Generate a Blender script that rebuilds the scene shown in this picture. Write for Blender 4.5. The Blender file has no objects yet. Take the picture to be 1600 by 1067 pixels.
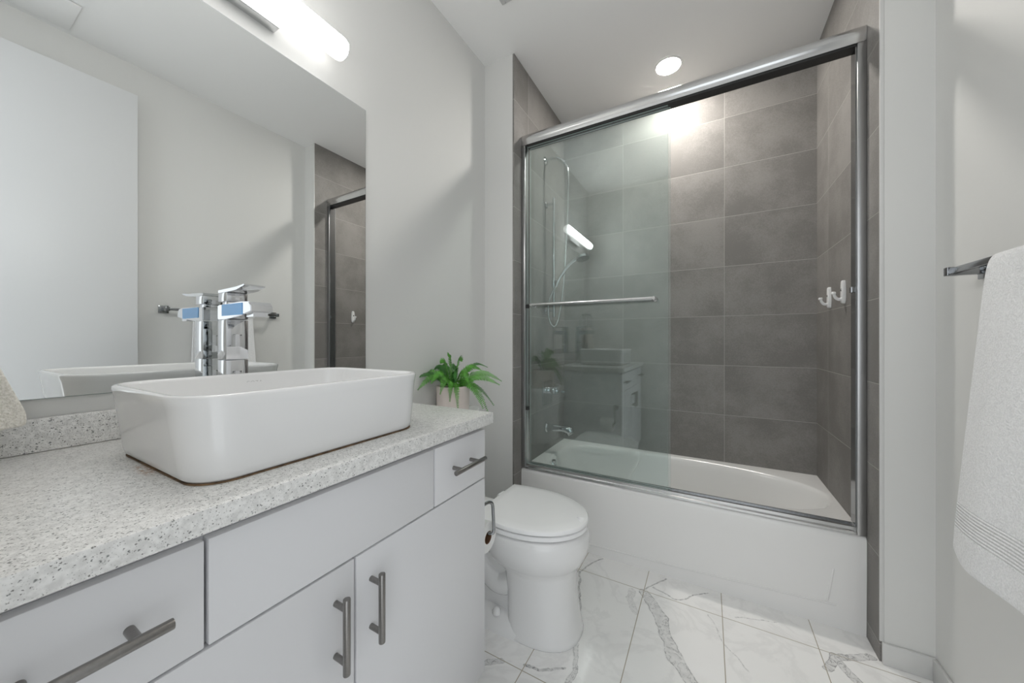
import bpy, bmesh, math, random
from mathutils import Vector, Matrix
random.seed(7)
sc = bpy.context.scene
COL = sc.collection
PI = math.pi

# ------------------------------------------------------------------ camera, world, exposure
CAM_H = 1.143
cam_d = bpy.data.cameras.new('camera')
cam_d.sensor_fit = 'HORIZONTAL'
cam_d.sensor_width = 36.0
cam_d.lens = 544.4 * 36.0 / 1600.0
cam_d.shift_y = -2.0 / 1600.0
cam_d.clip_start = 0.02
cam = bpy.data.objects.new('camera', cam_d)
COL.objects.link(cam)
cam.location = (0, 0, CAM_H)
cam.rotation_euler = (math.radians(90), 0, math.radians(29.348))
sc.camera = cam

world = bpy.data.worlds.new('world')
sc.world = world
world.use_nodes = True
wb = world.node_tree.nodes['Background']
wb.inputs['Color'].default_value = (0.93, 0.97, 1.0, 1)
wb.inputs['Strength'].default_value = 1.12

TUBE_E = 32.0
DOWN_E = 245.0

sc.view_settings.view_transform = 'Standard'
sc.view_settings.look = 'None'
sc.view_settings.gamma = 1.0
sc.view_settings.use_curve_mapping = False
sc.view_settings.exposure = 0.48
cy = sc.cycles
cy.use_denoising = True
cy.max_bounces = 16
cy.diffuse_bounces = 7
cy.glossy_bounces = 8
cy.transmission_bounces = 8
cy.transparent_max_bounces = 24
cy.sample_clamp_indirect = 6.0
cy.blur_glossy = 0.3

# ------------------------------------------------------------------ dimensions (metres)
XM = -1.168     # mirror wall
XL = -0.968     # tiled wall at the tap end
XT = 0.533      # tiled wall at the hook end
XR = 0.668      # towel wall
YB = 2.540      # tiled back wall
YT = 1.833      # tub apron
YS = 1.745      # stub wall face
YSR = 1.721     # right return face
YD = -0.10      # wall with the doorway
ZC = 2.787      # ceiling
ZCT = 0.922     # counter top
XCF = -0.573    # counter front
XF = -0.593     # cabinet fronts

# ------------------------------------------------------------------ materials
def new_mat(name):
    m = bpy.data.materials.new(name)
    m.use_nodes = True
    nt = m.node_tree
    return m, nt, nt.nodes['Principled BSDF']

def pbr(name, col, rough=0.5, metal=0.0, spec=0.5, coat=0.0, noise=0.0, nscale=40.0, bump=0.0, bscale=200.0):
    m, nt, b = new_mat(name)
    b.inputs['Base Color'].default_value = (*col, 1)
    b.inputs['Roughness'].default_value = rough
    b.inputs['Metallic'].default_value = metal
    b.inputs['Specular IOR Level'].default_value = spec
    b.inputs['Coat Weight'].default_value = coat
    b.inputs['Coat Roughness'].default_value = 0.03
    tc = nt.nodes.new('ShaderNodeTexCoord')
    if noise > 0:
        n = nt.nodes.new('ShaderNodeTexNoise')
        n.inputs['Scale'].default_value = nscale
        n.inputs['Detail'].default_value = 4
        nt.links.new(tc.outputs['Object'], n.inputs['Vector'])
        r = nt.nodes.new('ShaderNodeValToRGB')
        r.color_ramp.elements[0].position = 0.3
        r.color_ramp.elements[1].position = 0.7
        r.color_ramp.elements[0].color = (*[c * (1 - noise) for c in col], 1)
        r.color_ramp.elements[1].color = (*[min(1, c * (1 + noise)) for c in col], 1)
        nt.links.new(n.outputs['Fac'], r.inputs['Fac'])
        nt.links.new(r.outputs['Color'], b.inputs['Base Color'])
    if bump > 0:
        n2 = nt.nodes.new('ShaderNodeTexNoise')
        n2.inputs['Scale'].default_value = bscale
        n2.inputs['Detail'].default_value = 3
        nt.links.new(tc.outputs['Object'], n2.inputs['Vector'])
        bp = nt.nodes.new('ShaderNodeBump')
        bp.inputs['Strength'].default_value = bump
        bp.inputs['Distance'].default_value = 0.002
        nt.links.new(n2.outputs['Fac'], bp.inputs['Height'])
        nt.links.new(bp.outputs['Normal'], b.inputs['Normal'])
    return m

class NG:
    """small helper to write math nodes"""
    def __init__(s, nt):
        s.nt = nt
    def val(s, sock, v):
        if isinstance(v, (int, float)):
            sock.default_value = v
        else:
            s.nt.links.new(v, sock)
    def m(s, op, a, b=0.0, c=None, clamp=False):
        n = s.nt.nodes.new('ShaderNodeMath')
        n.operation = op
        n.use_clamp = clamp
        s.val(n.inputs[0], a)
        s.val(n.inputs[1], b)
        if c is not None:
            s.val(n.inputs[2], c)
        return n.outputs[0]
    def smooth(s, v, lo, hi, a=0.0, b=1.0):
        n = s.nt.nodes.new('ShaderNodeMapRange')
        n.interpolation_type = 'SMOOTHSTEP'
        s.val(n.inputs['Value'], v)
        n.inputs['From Min'].default_value = lo
        n.inputs['From Max'].default_value = hi
        n.inputs['To Min'].default_value = a
        n.inputs['To Max'].default_value = b
        return n.outputs['Result']
    def mix(s, f, a, b):
        n = s.nt.nodes.new('ShaderNodeMix')
        n.data_type = 'RGBA'
        s.val(n.inputs['Factor'], f)
        for k, v in ((6, a), (7, b)):
            if isinstance(v, tuple):
                n.inputs[k].default_value = (*v, 1)
            else:
                s.nt.links.new(v, n.inputs[k])
        return n.outputs[2]
    def line_dist(s, co, p0, period):
        """distance to the nearest of the lines p0 + k*period"""
        t = s.m('DIVIDE', s.m('SUBTRACT', co, p0), period)
        fr = s.m('FRACT', s.m('ADD', t, 0.5))
        return s.m('MULTIPLY', s.m('ABSOLUTE', s.m('SUBTRACT', fr, 0.5)), period)
    def cell(s, co, p0, period):
        return s.m('FLOOR', s.m('DIVIDE', s.m('SUBTRACT', co, p0), period))

ZROW, PROW = 1.294, 0.308
def tile_mat(name, axis, u0, pu):
    """large grey stacked wall tiles; axis X or Y is the horizontal one"""
    m, nt, b = new_mat(name)
    g = NG(nt)
    tc = nt.nodes.new('ShaderNodeTexCoord')
    sep = nt.nodes.new('ShaderNodeSeparateXYZ')
    nt.links.new(tc.outputs['Object'], sep.inputs[0])
    u, z = sep.outputs[axis], sep.outputs['Z']
    d = g.m('MINIMUM', g.line_dist(u, u0, pu), g.line_dist(z, ZROW, PROW))
    grout = g.smooth(d, 0.0009, 0.0018, 1.0, 0.0)
    cu, cz = g.cell(u, u0, pu), g.cell(z, ZROW, PROW)
    comb = nt.nodes.new('ShaderNodeCombineXYZ')
    nt.links.new(cu, comb.inputs[0]); nt.links.new(cz, comb.inputs[1])
    wn = nt.nodes.new('ShaderNodeTexWhiteNoise')
    wn.noise_dimensions = '3D'
    nt.links.new(comb.outputs[0], wn.inputs['Vector'])
    off = nt.nodes.new('ShaderNodeVectorMath'); off.operation = 'MULTIPLY_ADD'
    nt.links.new(wn.outputs['Color'], off.inputs[0])
    off.inputs[1].default_value = (7, 7, 7)
    nt.links.new(tc.outputs['Object'], off.inputs[2])
    n1 = nt.nodes.new('ShaderNodeTexNoise'); n1.inputs['Scale'].default_value = 3.2
    n1.inputs['Detail'].default_value = 7; n1.inputs['Roughness'].default_value = 0.62
    nt.links.new(off.outputs[0], n1.inputs['Vector'])
    n2 = nt.nodes.new('ShaderNodeTexNoise'); n2.inputs['Scale'].default_value = 160
    n2.inputs['Detail'].default_value = 2
    nt.links.new(tc.outputs['Object'], n2.inputs['Vector'])
    f = g.m('ADD', g.m('MULTIPLY', n1.outputs['Fac'], 0.75), g.m('MULTIPLY', n2.outputs['Fac'], 0.25))
    f = g.m('ADD', f, g.m('MULTIPLY', g.m('SUBTRACT', wn.outputs['Value'], 0.5), 0.10))
    base = g.mix(g.smooth(f, 0.36, 0.64), TILE_A, TILE_B)
    col = g.mix(grout, base, (0.40, 0.385, 0.36))
    nt.links.new(col, b.inputs['Base Color'])
    b.inputs['Roughness'].default_value = 0.6
    b.inputs['Specular IOR Level'].default_value = 0.3
    bp = nt.nodes.new('ShaderNodeBump')
    bp.inputs['Distance'].default_value = 0.0015
    bp.inputs['Strength'].default_value = 0.5
    h = g.m('SUBTRACT', g.m('MULTIPLY', n1.outputs['Fac'], 0.25), grout)
    nt.links.new(h, bp.inputs['Height'])
    nt.links.new(bp.outputs['Normal'], b.inputs['Normal'])
    return m
TILE_A = (0.205, 0.195, 0.185)
TILE_B = (0.288, 0.275, 0.262)

FX0, FPX, FY0, FPY = 0.052, 0.3065, 1.681, 0.613
VEINS = [  # polyline on the floor, half width, darkness of the middle, darkness of the rim
    ([(-0.25, 1.669), (-0.165, 1.546), (-0.117, 1.407), (-0.049, 1.306), (-0.004, 1.21), (0.05, 1.05)], 0.026, 0.32, 0.75),
    ([(-0.253, 1.686), (-0.174, 1.819)], 0.003, 0.7, 0.7),
    ([(0.357, 1.599), (0.388, 1.660), (0.513, 1.735)], 0.014, 0.45, 0.8),
    ([(0.395, 1.668), (0.437, 1.579), (0.46, 1.5)], 0.018, 0.4, 0.8),
    ([(-0.483, 1.825), (-0.553, 1.669), (-0.54, 1.602), (-0.46, 1.388)], 0.004, 0.6, 0.6),
    ([(-0.70, 1.01), (-0.637, 1.064)], 0.012, 0.4, 0.7),
    ([(-0.56, 1.093), (-0.52, 1.092), (-0.435, 1.146)], 0.005, 0.6, 0.6),
    ([(-0.217, 1.725), (-0.123, 1.691), (-0.003, 1.808)], 0.003, 0.55, 0.55),
    ([(-0.43, 1.26), (-0.40, 1.15), (-0.41, 1.05)], 0.010, 0.35, 0.6),
    ([(0.0, 1.66), (0.051, 1.552), (0.12, 1.45)], 0.002, 0.3, 0.3),
    ([(-0.303, 1.66), (-0.31, 1.60), (-0.27, 1.53)], 0.016, 0.18, 0.3),
    ([(0.10, 1.70), (0.24, 1.76)], 0.003, 0.35, 0.35),
]
def floor_mat():
    m, nt, b = new_mat('marble_floor_tile')
    g = NG(nt)
    tc = nt.nodes.new('ShaderNodeTexCoord')
    sep0 = nt.nodes.new('ShaderNodeSeparateXYZ')
    nt.links.new(tc.outputs['Object'], sep0.inputs[0])
    x0, y0 = sep0.outputs['X'], sep0.outputs['Y']
    d = g.m('MINIMUM', g.line_dist(x0, FX0, FPX), g.line_dist(y0, FY0, FPY))
    grout = g.smooth(d, 0.0010, 0.0020, 1.0, 0.0)
    # wobble the coordinates for the veins
    nz = nt.nodes.new('ShaderNodeTexNoise'); nz.inputs['Scale'].default_value = 9
    nz.inputs['Detail'].default_value = 5; nz.inputs['Roughness'].default_value = 0.55
    nt.links.new(tc.outputs['Object'], nz.inputs['Vector'])
    va = nt.nodes.new('ShaderNodeVectorMath'); va.operation = 'SUBTRACT'
    nt.links.new(nz.outputs['Color'], va.inputs[0]); va.inputs[1].default_value = (0.5, 0.5, 0.5)
    vb = nt.nodes.new('ShaderNodeVectorMath'); vb.operation = 'MULTIPLY_ADD'
    nt.links.new(va.outputs[0], vb.inputs[0]); vb.inputs[1].default_value = (0.05, 0.05, 0)
    nt.links.new(tc.outputs['Object'], vb.inputs[2])
    sep = nt.nodes.new('ShaderNodeSeparateXYZ')
    nt.links.new(vb.outputs[0], sep.inputs[0])
    x, y = sep.outputs['X'], sep.outputs['Y']
    n3 = nt.nodes.new('ShaderNodeTexNoise'); n3.inputs['Scale'].default_value = 60
    n3.inputs['Detail'].default_value = 5
    nt.links.new(tc.outputs['Object'], n3.inputs['Vector'])
    n5 = nt.nodes.new('ShaderNodeTexNoise'); n5.inputs['Scale'].default_value = 30
    n5.inputs['Detail'].default_value = 6; n5.inputs['Distortion'].default_value = 1.2
    nt.links.new(tc.outputs['Object'], n5.inputs['Vector'])
    streak = g.smooth(g.m('ABSOLUTE', g.m('SUBTRACT', n5.outputs['Fac'], 0.5)), 0.0, 0.03, 1.1, 0.0)
    total = None
    for pts, hw, mid, rim in VEINS:
        dd = None
        for (ax, ay), (bx, by) in zip(pts[:-1], pts[1:]):
            ex, ey = bx - ax, by - ay
            L2 = ex * ex + ey * ey
            px, py = g.m('SUBTRACT', x, ax), g.m('SUBTRACT', y, ay)
            t = g.m('DIVIDE', g.m('ADD', g.m('MULTIPLY', px, ex), g.m('MULTIPLY', py, ey)), L2, clamp=True)
            qx = g.m('SUBTRACT', px, g.m('MULTIPLY', t, ex))
            qy = g.m('SUBTRACT', py, g.m('MULTIPLY', t, ey))
            q = g.m('SQRT', g.m('ADD', g.m('MULTIPLY', qx, qx), g.m('MULTIPLY', qy, qy)))
            dd = q if dd is None else g.m('MINIMUM', dd, q)
        body = g.m('MULTIPLY', g.smooth(dd, hw * 0.75, hw * 1.1, 1.0, 0.0), g.m('MULTIPLY', mid, g.m('ADD', g.smooth(n3.outputs['Fac'], 0.3, 0.7, 0.35, 0.8), streak)))
        edge = g.m('MULTIPLY', g.smooth(g.m('ABSOLUTE', g.m('SUBTRACT', dd, hw * 0.85)), 0.0, min(0.0035, max(0.0018, hw * 0.16)), 1.0, 0.0), g.m('MULTIPLY', rim, g.smooth(n3.outputs['Fac'], 0.35, 0.60, 0.25, 1.0)))
        v = g.m('MAXIMUM', body, edge)
        total = v if total is None else g.m('MAXIMUM', total, v)
    # faint clouding all over
    n4 = nt.nodes.new('ShaderNodeTexNoise'); n4.inputs['Scale'].default_value = 4
    n4.inputs['Detail'].default_value = 8; n4.inputs['Roughness'].default_value = 0.6
    n4.inputs['Distortion'].default_value = 0.6
    nt.links.new(tc.outputs['Object'], n4.inputs['Vector'])
    faint = g.smooth(g.m('ABSOLUTE', g.m('SUBTRACT', n4.outputs['Fac'], 0.5)), 0.0, 0.05, 0.07, 0.0)
    total = g.m('MAXIMUM', total, faint)
    base = g.mix(total, (0.91, 0.905, 0.895), (0.15, 0.15, 0.155))
    col = g.mix(grout, base, (0.40, 0.355, 0.28))
    nt.links.new(col, b.inputs['Base Color'])
    rough = g.m('ADD', g.m('MULTIPLY', grout, 0.5), 0.07)
    nt.links.new(rough, b.inputs['Roughness'])
    bp = nt.nodes.new('ShaderNodeBump'); bp.inputs['Distance'].default_value = 0.001
    bp.inputs['Strength'].default_value = 0.4
    nt.links.new(g.m('SUBTRACT', 1.0, grout), bp.inputs['Height'])
    nt.links.new(bp.outputs['Normal'], b.inputs['Normal'])
    return m

def quartz_mat(name, stain):
    m, nt, b = new_mat(name)
    g = NG(nt)
    tc = nt.nodes.new('ShaderNodeTexCoord')
    def flecks(scale, lo, hi, keep, seed):
        mp = nt.nodes.new('ShaderNodeMapping'); mp.inputs['Location'].default_value = (seed, seed * 2, seed * 3)
        nt.links.new(tc.outputs['Object'], mp.inputs['Vector'])
        nzz = nt.nodes.new('ShaderNodeTexNoise'); nzz.inputs['Scale'].default_value = scale * 1.7
        nt.links.new(mp.outputs[0], nzz.inputs['Vector'])
        mx = nt.nodes.new('ShaderNodeVectorMath'); mx.operation = 'MULTIPLY_ADD'
        nt.links.new(nzz.outputs['Color'], mx.inputs[0]); mx.inputs[1].default_value = (0.9 / scale,) * 3
        nt.links.new(mp.outputs[0], mx.inputs[2])
        v = nt.nodes.new('ShaderNodeTexVoronoi'); v.inputs['Scale'].default_value = scale
        nt.links.new(mx.outputs[0], v.inputs['Vector'])
        s = nt.nodes.new('ShaderNodeSeparateXYZ'); nt.links.new(v.outputs['Color'], s.inputs[0])
        k = g.m('LESS_THAN', s.outputs[0], keep)
        return g.m('MULTIPLY', g.smooth(v.outputs['Distance'], lo, hi, 1.0, 0.0), k)
    n = nt.nodes.new('ShaderNodeTexNoise'); n.inputs['Scale'].default_value = 130
    n.inputs['Detail'].default_value = 3
    nt.links.new(tc.outputs['Object'], n.inputs['Vector'])
    base = g.mix(g.smooth(n.outputs['Fac'], 0.3, 0.7), (0.66, 0.655, 0.64), (0.82, 0.815, 0.80))
    c = g.mix(g.m('MULTIPLY', flecks(560, 0.25, 0.5, 0.34, 3.1), 0.55), base, (0.25, 0.24, 0.22))
    c = g.mix(g.m('MULTIPLY', flecks(340, 0.22, 0.44, 0.24, 1.7), 0.92), c, (0.13, 0.125, 0.115))
    c = g.mix(g.m('MULTIPLY', flecks(205, 0.20, 0.38, 0.12, 9.3), 0.95), c, (0.16, 0.17, 0.165))
    # small rust stain where the sink seal has leaked
    sp = nt.nodes.new('ShaderNodeSeparateXYZ'); nt.links.new(tc.outputs['Object'], sp.inputs[0])
    ex = g.m('DIVIDE', g.m('SUBTRACT', sp.outputs['X'], 0.035), 0.050)
    ey = g.m('DIVIDE', g.m('SUBTRACT', sp.outputs['Y'], -0.225), 0.014)
    er = g.m('SQRT', g.m('ADD', g.m('MULTIPLY', ex, ex), g.m('MULTIPLY', ey, ey)))
    rn = nt.nodes.new('ShaderNodeTexNoise'); rn.inputs['Scale'].default_value = 160; rn.inputs['Detail'].default_value = 4
    nt.links.new(tc.outputs['Object'], rn.inputs['Vector'])
    st = g.m('MULTIPLY', g.smooth(er, 0.3, 1.1, 1.0, 0.0), g.smooth(rn.outputs['Fac'], 0.42, 0.60))
    c = g.mix(g.m('MULTIPLY', st, 0.85 * stain), c, (0.33, 0.15, 0.05))
    nt.links.new(c, b.inputs['Base Color'])
    b.inputs['Roughness'].default_value = 0.28
    return m

def glass_mat(name, tint, edge=None):
    """thin clear sheet: see-through with a Schlick reflection that is the same from both sides"""
    m = bpy.data.materials.new(name); m.use_nodes = True
    nt = m.node_tree
    for n in list(nt.nodes):
        if n.type != 'OUTPUT_MATERIAL':
            nt.nodes.remove(n)
    out = [n for n in nt.nodes if n.type == 'OUTPUT_MATERIAL'][0]
    g = NG(nt)
    lw = nt.nodes.new('ShaderNodeLayerWeight'); lw.inputs['Blend'].default_value = 0.5
    f5 = g.m('POWER', lw.outputs['Facing'], 5.0)
    fr = g.m('ADD', g.m('MULTIPLY', f5, 0.92), 0.075)
    tr = nt.nodes.new('ShaderNodeBsdfTransparent'); tr.inputs['Color'].default_value = (*tint, 1)
    gl = nt.nodes.new('ShaderNodeBsdfGlossy'); gl.inputs['Roughness'].default_value = 0.0
    gl.inputs['Color'].default_value = (0.97, 1, 1, 1)
    mx = nt.nodes.new('ShaderNodeMixShader')
    nt.links.new(fr, mx.inputs[0]); nt.links.new(tr.outputs[0], mx.inputs[1]); nt.links.new(gl.outputs[0], mx.inputs[2])
    nt.links.new(mx.outputs[0], out.inputs['Surface'])
    return m

def emit(name, col, s):
    m, nt, b = new_mat(name)
    b.inputs['Base Color'].default_value = (0.9, 0.9, 0.9, 1)
    b.inputs['Emission Color'].default_value = (*col, 1)
    b.inputs['Emission Strength'].default_value = s
    return m

def towel_mat(name, a, bcol, band=None):
    m, nt, b = new_mat(name)
    g = NG(nt)
    tc = nt.nodes.new('ShaderNodeTexCoord')
    n = nt.nodes.new('ShaderNodeTexNoise'); n.inputs['Scale'].default_value = 260
    n.inputs['Detail'].default_value = 2
    nt.links.new(tc.outputs['Object'], n.inputs['Vector'])
    n2 = nt.nodes.new('ShaderNodeTexNoise'); n2.inputs['Scale'].default_value = 60
    n2.inputs['Detail'].default_value = 3
    nt.links.new(tc.outputs['Object'], n2.inputs['Vector'])
    h = g.m('ADD', n.outputs['Fac'], g.m('MULTIPLY', n2.outputs['Fac'], 0.8))
    if band:
        sep = nt.nodes.new('ShaderNodeSeparateXYZ'); nt.links.new(tc.outputs['Object'], sep.inputs[0])
        z = sep.outputs['Z']
        inb = g.m('MULTIPLY', g.m('GREATER_THAN', z, band[0]), g.m('LESS_THAN', z, band[1]))
        rib = g.m('MULTIPLY', g.m('SINE', g.m('MULTIPLY', z, 2 * PI / 0.0075)), 0.5)
        h = g.m('ADD', g.m('MULTIPLY', h, g.m('SUBTRACT', 1.0, inb)), g.m('MULTIPLY', rib, inb))
    col = g.mix(g.smooth(n.outputs['Fac'], 0.3, 0.7), a, bcol)
    nt.links.new(col, b.inputs['Base Color'])
    b.inputs['Roughness'].default_value = 0.95
    b.inputs['Specular IOR Level'].default_value = 0.1
    b.inputs['Sheen Weight'].default_value = 0.25
    bp = nt.nodes.new('ShaderNodeBump'); bp.inputs['Distance'].default_value = 0.003
    bp.inputs['Strength'].default_value = 0.8
    nt.links.new(h, bp.inputs['Height']); nt.links.new(bp.outputs['Normal'], b.inputs['Normal'])
    return m

M = {}
M['paint'] = pbr('wall_paint', (0.71, 0.71, 0.695), 0.55, spec=0.3, bump=0.05, bscale=300)
M['ceil'] = pbr('ceiling_paint', (0.83, 0.83, 0.825), 0.7, spec=0.2)
M['base'] = pbr('baseboard_paint', (0.66, 0.66, 0.65), 0.35)
M['doorpaint'] = pbr('door_paint', (0.70, 0.71, 0.72), 0.4)
M['tile_back'] = tile_mat('grey_tile_back', 'X', -0.2175 + 0.307, 0.614)
M['tile_right'] = tile_mat('grey_tile_right', 'Y', 2.332, 0.614)
M['tile_left'] = tile_mat('grey_tile_left', 'Y', 1.926, 0.614)
M['floor'] = floor_mat()
M['quartz'] = quartz_mat('speckled_quartz', 1.0)
M['quartz_upstand'] = quartz_mat('speckled_quartz_upstand', 0.0)
M['lacquer'] = pbr('white_lacquer', (0.70, 0.70, 0.715), 0.30, spec=0.4)
M['ceramic'] = pbr('white_ceramic', (0.82, 0.82, 0.82), 0.08, spec=0.5, coat=0.3)
M['acrylic'] = pbr('white_tub_enamel', (0.82, 0.815, 0.805), 0.14, spec=0.5)
M['plastic'] = pbr('white_plastic', (0.78, 0.78, 0.78), 0.3)
M['seat'] = pbr('toilet_seat_plastic', (0.90, 0.90, 0.905), 0.14)
M['chrome'] = pbr('chrome', (0.72, 0.73, 0.75), 0.04, metal=1)
M['alu'] = pbr('polished_aluminium', (0.70, 0.705, 0.71), 0.17, metal=1)
M['jamb'] = pbr('satin_aluminium', (0.50, 0.505, 0.51), 0.30, metal=1)
M['nickel'] = pbr('brushed_nickel', (0.27, 0.26, 0.25), 0.30, metal=1, noise=0.06, nscale=300)
M['darkchrome'] = pbr('grey_chrome', (0.34, 0.35, 0.36), 0.12, metal=1)
M['black'] = pbr('black_rubber', (0.02, 0.02, 0.02), 0.5)
M['mirror'] = pbr('mirror_silver', (0.87, 0.885, 0.88), 0.0, metal=1)
M['mirror_edge'] = pbr('mirror_edge', (0.30, 0.34, 0.33), 0.2)
M['glass'] = glass_mat('shower_glass', (0.925, 0.952, 0.948))
M['glass_edge'] = pbr('glass_edge_green', (0.50, 0.60, 0.57), 0.15)
M['tube'] = emit('lit_opal_tube', (1.0, 0.985, 0.965), TUBE_E)
def tube_forward(m):
    # the LED strip inside faces the room, so the opal tube is dimmer on its wall side
    nt = m.node_tree
    g = NG(nt)
    ge = nt.nodes.new('ShaderNodeNewGeometry')
    sep = nt.nodes.new('ShaderNodeSeparateXYZ')
    nt.links.new(ge.outputs['Normal'], sep.inputs[0])
    nt.links.new(g.smooth(sep.outputs['X'], -0.10, 0.85, TUBE_E * 0.05, TUBE_E), nt.nodes['Principled BSDF'].inputs['Emission Strength'])
tube_forward(M['tube'])
M['lens'] = emit('lit_downlight_lens', (1.0, 0.96, 0.90), DOWN_E)
M['pot'] = pbr('pale_pink_ceramic', (0.72, 0.64, 0.60), 0.35, noise=0.04, nscale=15)
M['soil'] = pbr('dark_soil', (0.03, 0.022, 0.015), 0.9, bump=0.8, bscale=90)
M['leaf'] = pbr('fern_green', (0.10, 0.33, 0.04), 0.45, noise=0.45, nscale=45)
M['leaf2'] = pbr('fern_dark_green', (0.045, 0.18, 0.03), 0.45, noise=0.4, nscale=45)
M['towel'] = towel_mat('white_terry', (0.78, 0.78, 0.785), (0.90, 0.90, 0.905), band=(0.088, 0.150))
M['beige'] = towel_mat('cream_terry', (0.72, 0.69, 0.62), (0.90, 0.87, 0.81))
M['hem'] = pbr('cream_woven_hem', (0.72, 0.69, 0.63), 0.8, bump=0.5, bscale=400)
M['paper'] = pbr('white_tissue', (0.80, 0.80, 0.79), 0.9, bump=0.3, bscale=150)
M['card'] = pbr('brown_cardboard', (0.16, 0.085, 0.045), 0.8)
M['spout_reflection'] = pbr('painted_blue_reflection', (0.15, 0.47, 0.95), 0.2)  # flat blue standing in for a reflection in the chrome spout
M['rust'] = pbr('brown_sealant', (0.17, 0.105, 0.055), 0.7, noise=0.6, nscale=60)
M['ink'] = pbr('grey_print', (0.50, 0.50, 0.50), 0.4)
M['ventwhite'] = pbr('vent_white', (0.55, 0.55, 0.55), 0.5)

# ------------------------------------------------------------------ mesh helpers
class MB:
    def __init__(s):
        s.bm = bmesh.new()
    def merge(s, other, mat=None):
        me = bpy.data.meshes.new('tmp'); other.to_mesh(me); other.free()
        if mat is not None:
            me.transform(mat)
        s.bm.from_mesh(me); bpy.data.meshes.remove(me)
        return s
    def box(s, x0, x1, y0, y1, z0, z1, bev=0.0, seg=2):
        b = bmesh.new()
        bmesh.ops.create_cube(b, size=1.0)
        for v in b.verts:
            v.co = Vector(((x0 + x1) / 2 + v.co.x * (x1 - x0), (y0 + y1) / 2 + v.co.y * (y1 - y0), (z0 + z1) / 2 + v.co.z * (z1 - z0)))
        if bev > 0:
            bmesh.ops.bevel(b, geom=b.edges[:], offset=bev, segments=seg, profile=0.5, affect='EDGES')
        return s.merge(b)
    def loft(s, rings, cap0=True, cap1=True, closed=True):
        b = bmesh.new()
        vr = [[b.verts.new(p) for p in r] for r in rings]
        n = len(rings[0])
        for i in range(len(vr) - 1):
            for j in range(n if closed else n - 1):
                k = (j + 1) % n
                b.faces.new((vr[i][j], vr[i][k], vr[i + 1][k], vr[i + 1][j]))
        if cap0: b.faces.new(list(reversed(vr[0])))
        if cap1: b.faces.new(vr[-1])
        bmesh.ops.recalc_face_normals(b, faces=b.faces[:])
        return s.merge(b)
    def cyl(s, p0, p1, r0, r1=None, n=20, bev=0.0):
        p0, p1 = Vector(p0), Vector(p1)
        r1 = r0 if r1 is None else r1
        ax = (p1 - p0).normalized()
        L = (p1 - p0).length
        a, c = frame(ax)
        def ring(t, r):
            return [p0 + ax * t + a * (r * math.cos(2 * PI * k / n)) + c * (r * math.sin(2 * PI * k / n)) for k in range(n)]
        if bev > 0:
            rr = [ring(0, r0 - bev), ring(bev * 0.3, r0 - bev * 0.3), ring(bev, r0), ring(L - bev, r1), ring(L - bev * 0.3, r1 - bev * 0.3), ring(L, r1 - bev)]
        else:
            rr = [ring(0, r0), ring(L, r1)]
        return s.loft(rr)
    def tube(s, pts, r, n=14, smooth=0, rs=None):
        P = [Vector(p) for p in pts]
        if smooth:
            P = catmull(P, smooth)
        rings = []
        prev = None
        for i, p in enumerate(P):
            t = (P[min(i + 1, len(P) - 1)] - P[max(i - 1, 0)]).normalized()
            if prev is None:
                a, c = frame(t)
            else:
                a = (prev - t * prev.dot(t)).normalized()
                c = t.cross(a)
            prev = a
            rad = r if rs is None else rs[0] + (rs[1] - rs[0]) * i / (len(P) - 1)
            rings.append([p + a * (rad * math.cos(2 * PI * k / n)) + c * (rad * math.sin(2 * PI * k / n)) for k in range(n)])
        return s.loft(rings)
    def lathe(s, prof, c, axis='Z', n=40, cap0=True, cap1=True):
        c = Vector(c)
        A = {'Z': (Vector((1, 0, 0)), Vector((0, 1, 0)), Vector((0, 0, 1))), 'X': (Vector((0, 1, 0)), Vector((0, 0, 1)), Vector((1, 0, 0))), 'Y': (Vector((0, 0, 1)), Vector((1, 0, 0)), Vector((0, 1, 0)))}[axis]
        rings = [[c + A[0] * (r * math.cos(2 * PI * k / n)) + A[1] * (r * math.sin(2 * PI * k / n)) + A[2] * h for k in range(n)] for r, h in prof]
        return s.loft(rings, cap0, cap1)
    def prism(s, pts, vec):
        """flat polygon of 3-D points swept along vec"""
        v = Vector(vec)
        return s.loft([[Vector(p) for p in pts], [Vector(p) + v for p in pts]])
    def build(s, name, mat, parent=None, loc=None, smooth=True, angle=35):
        me = bpy.data.meshes.new(name)
        bmesh.ops.remove_doubles(s.bm, verts=s.bm.verts[:], dist=1e-6)
        s.bm.to_mesh(me); s.bm.free()
        o = bpy.data.objects.new(name, me)
        COL.objects.link(o)
        if parent is not None:
            base = ORG[parent.name]
            o.parent = parent
        else:
            base = Vector(loc) if loc is not None else Vector((0, 0, 0))
            o.location = base
        ORG[o.name] = base
        me.transform(Matrix.Translation(-base))
        for mm in (mat if isinstance(mat, (list, tuple)) else [mat]):
            me.materials.append(mm)
        if smooth:
            me.polygons.foreach_set('use_smooth', [True] * len(me.polygons))
            me.set_sharp_from_angle(angle=math.radians(angle))
        return o
ORG = {}
def frame(t):
    t = t.normalized()
    u = Vector((0, 0, 1)) if abs(t.z) < 0.9 else Vector((1, 0, 0))
    a = t.cross(u).normalized()
    return a, t.cross(a).normalized()
def catmull(P, k):
    out = []
    for i in range(len(P) - 1):
        p0, p1, p2, p3 = P[max(i - 1, 0)], P[i], P[i + 1], P[min(i + 2, len(P) - 1)]
        for j in range(k):
            t = j / k
            out.append(0.5 * ((2 * p1) + (p2 - p0) * t + (2 * p0 - 5 * p1 + 4 * p2 - p3) * t * t + (3 * p1 - p0 - 3 * p2 + p3) * t ** 3))
    out.append(P[-1])
    return out
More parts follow.
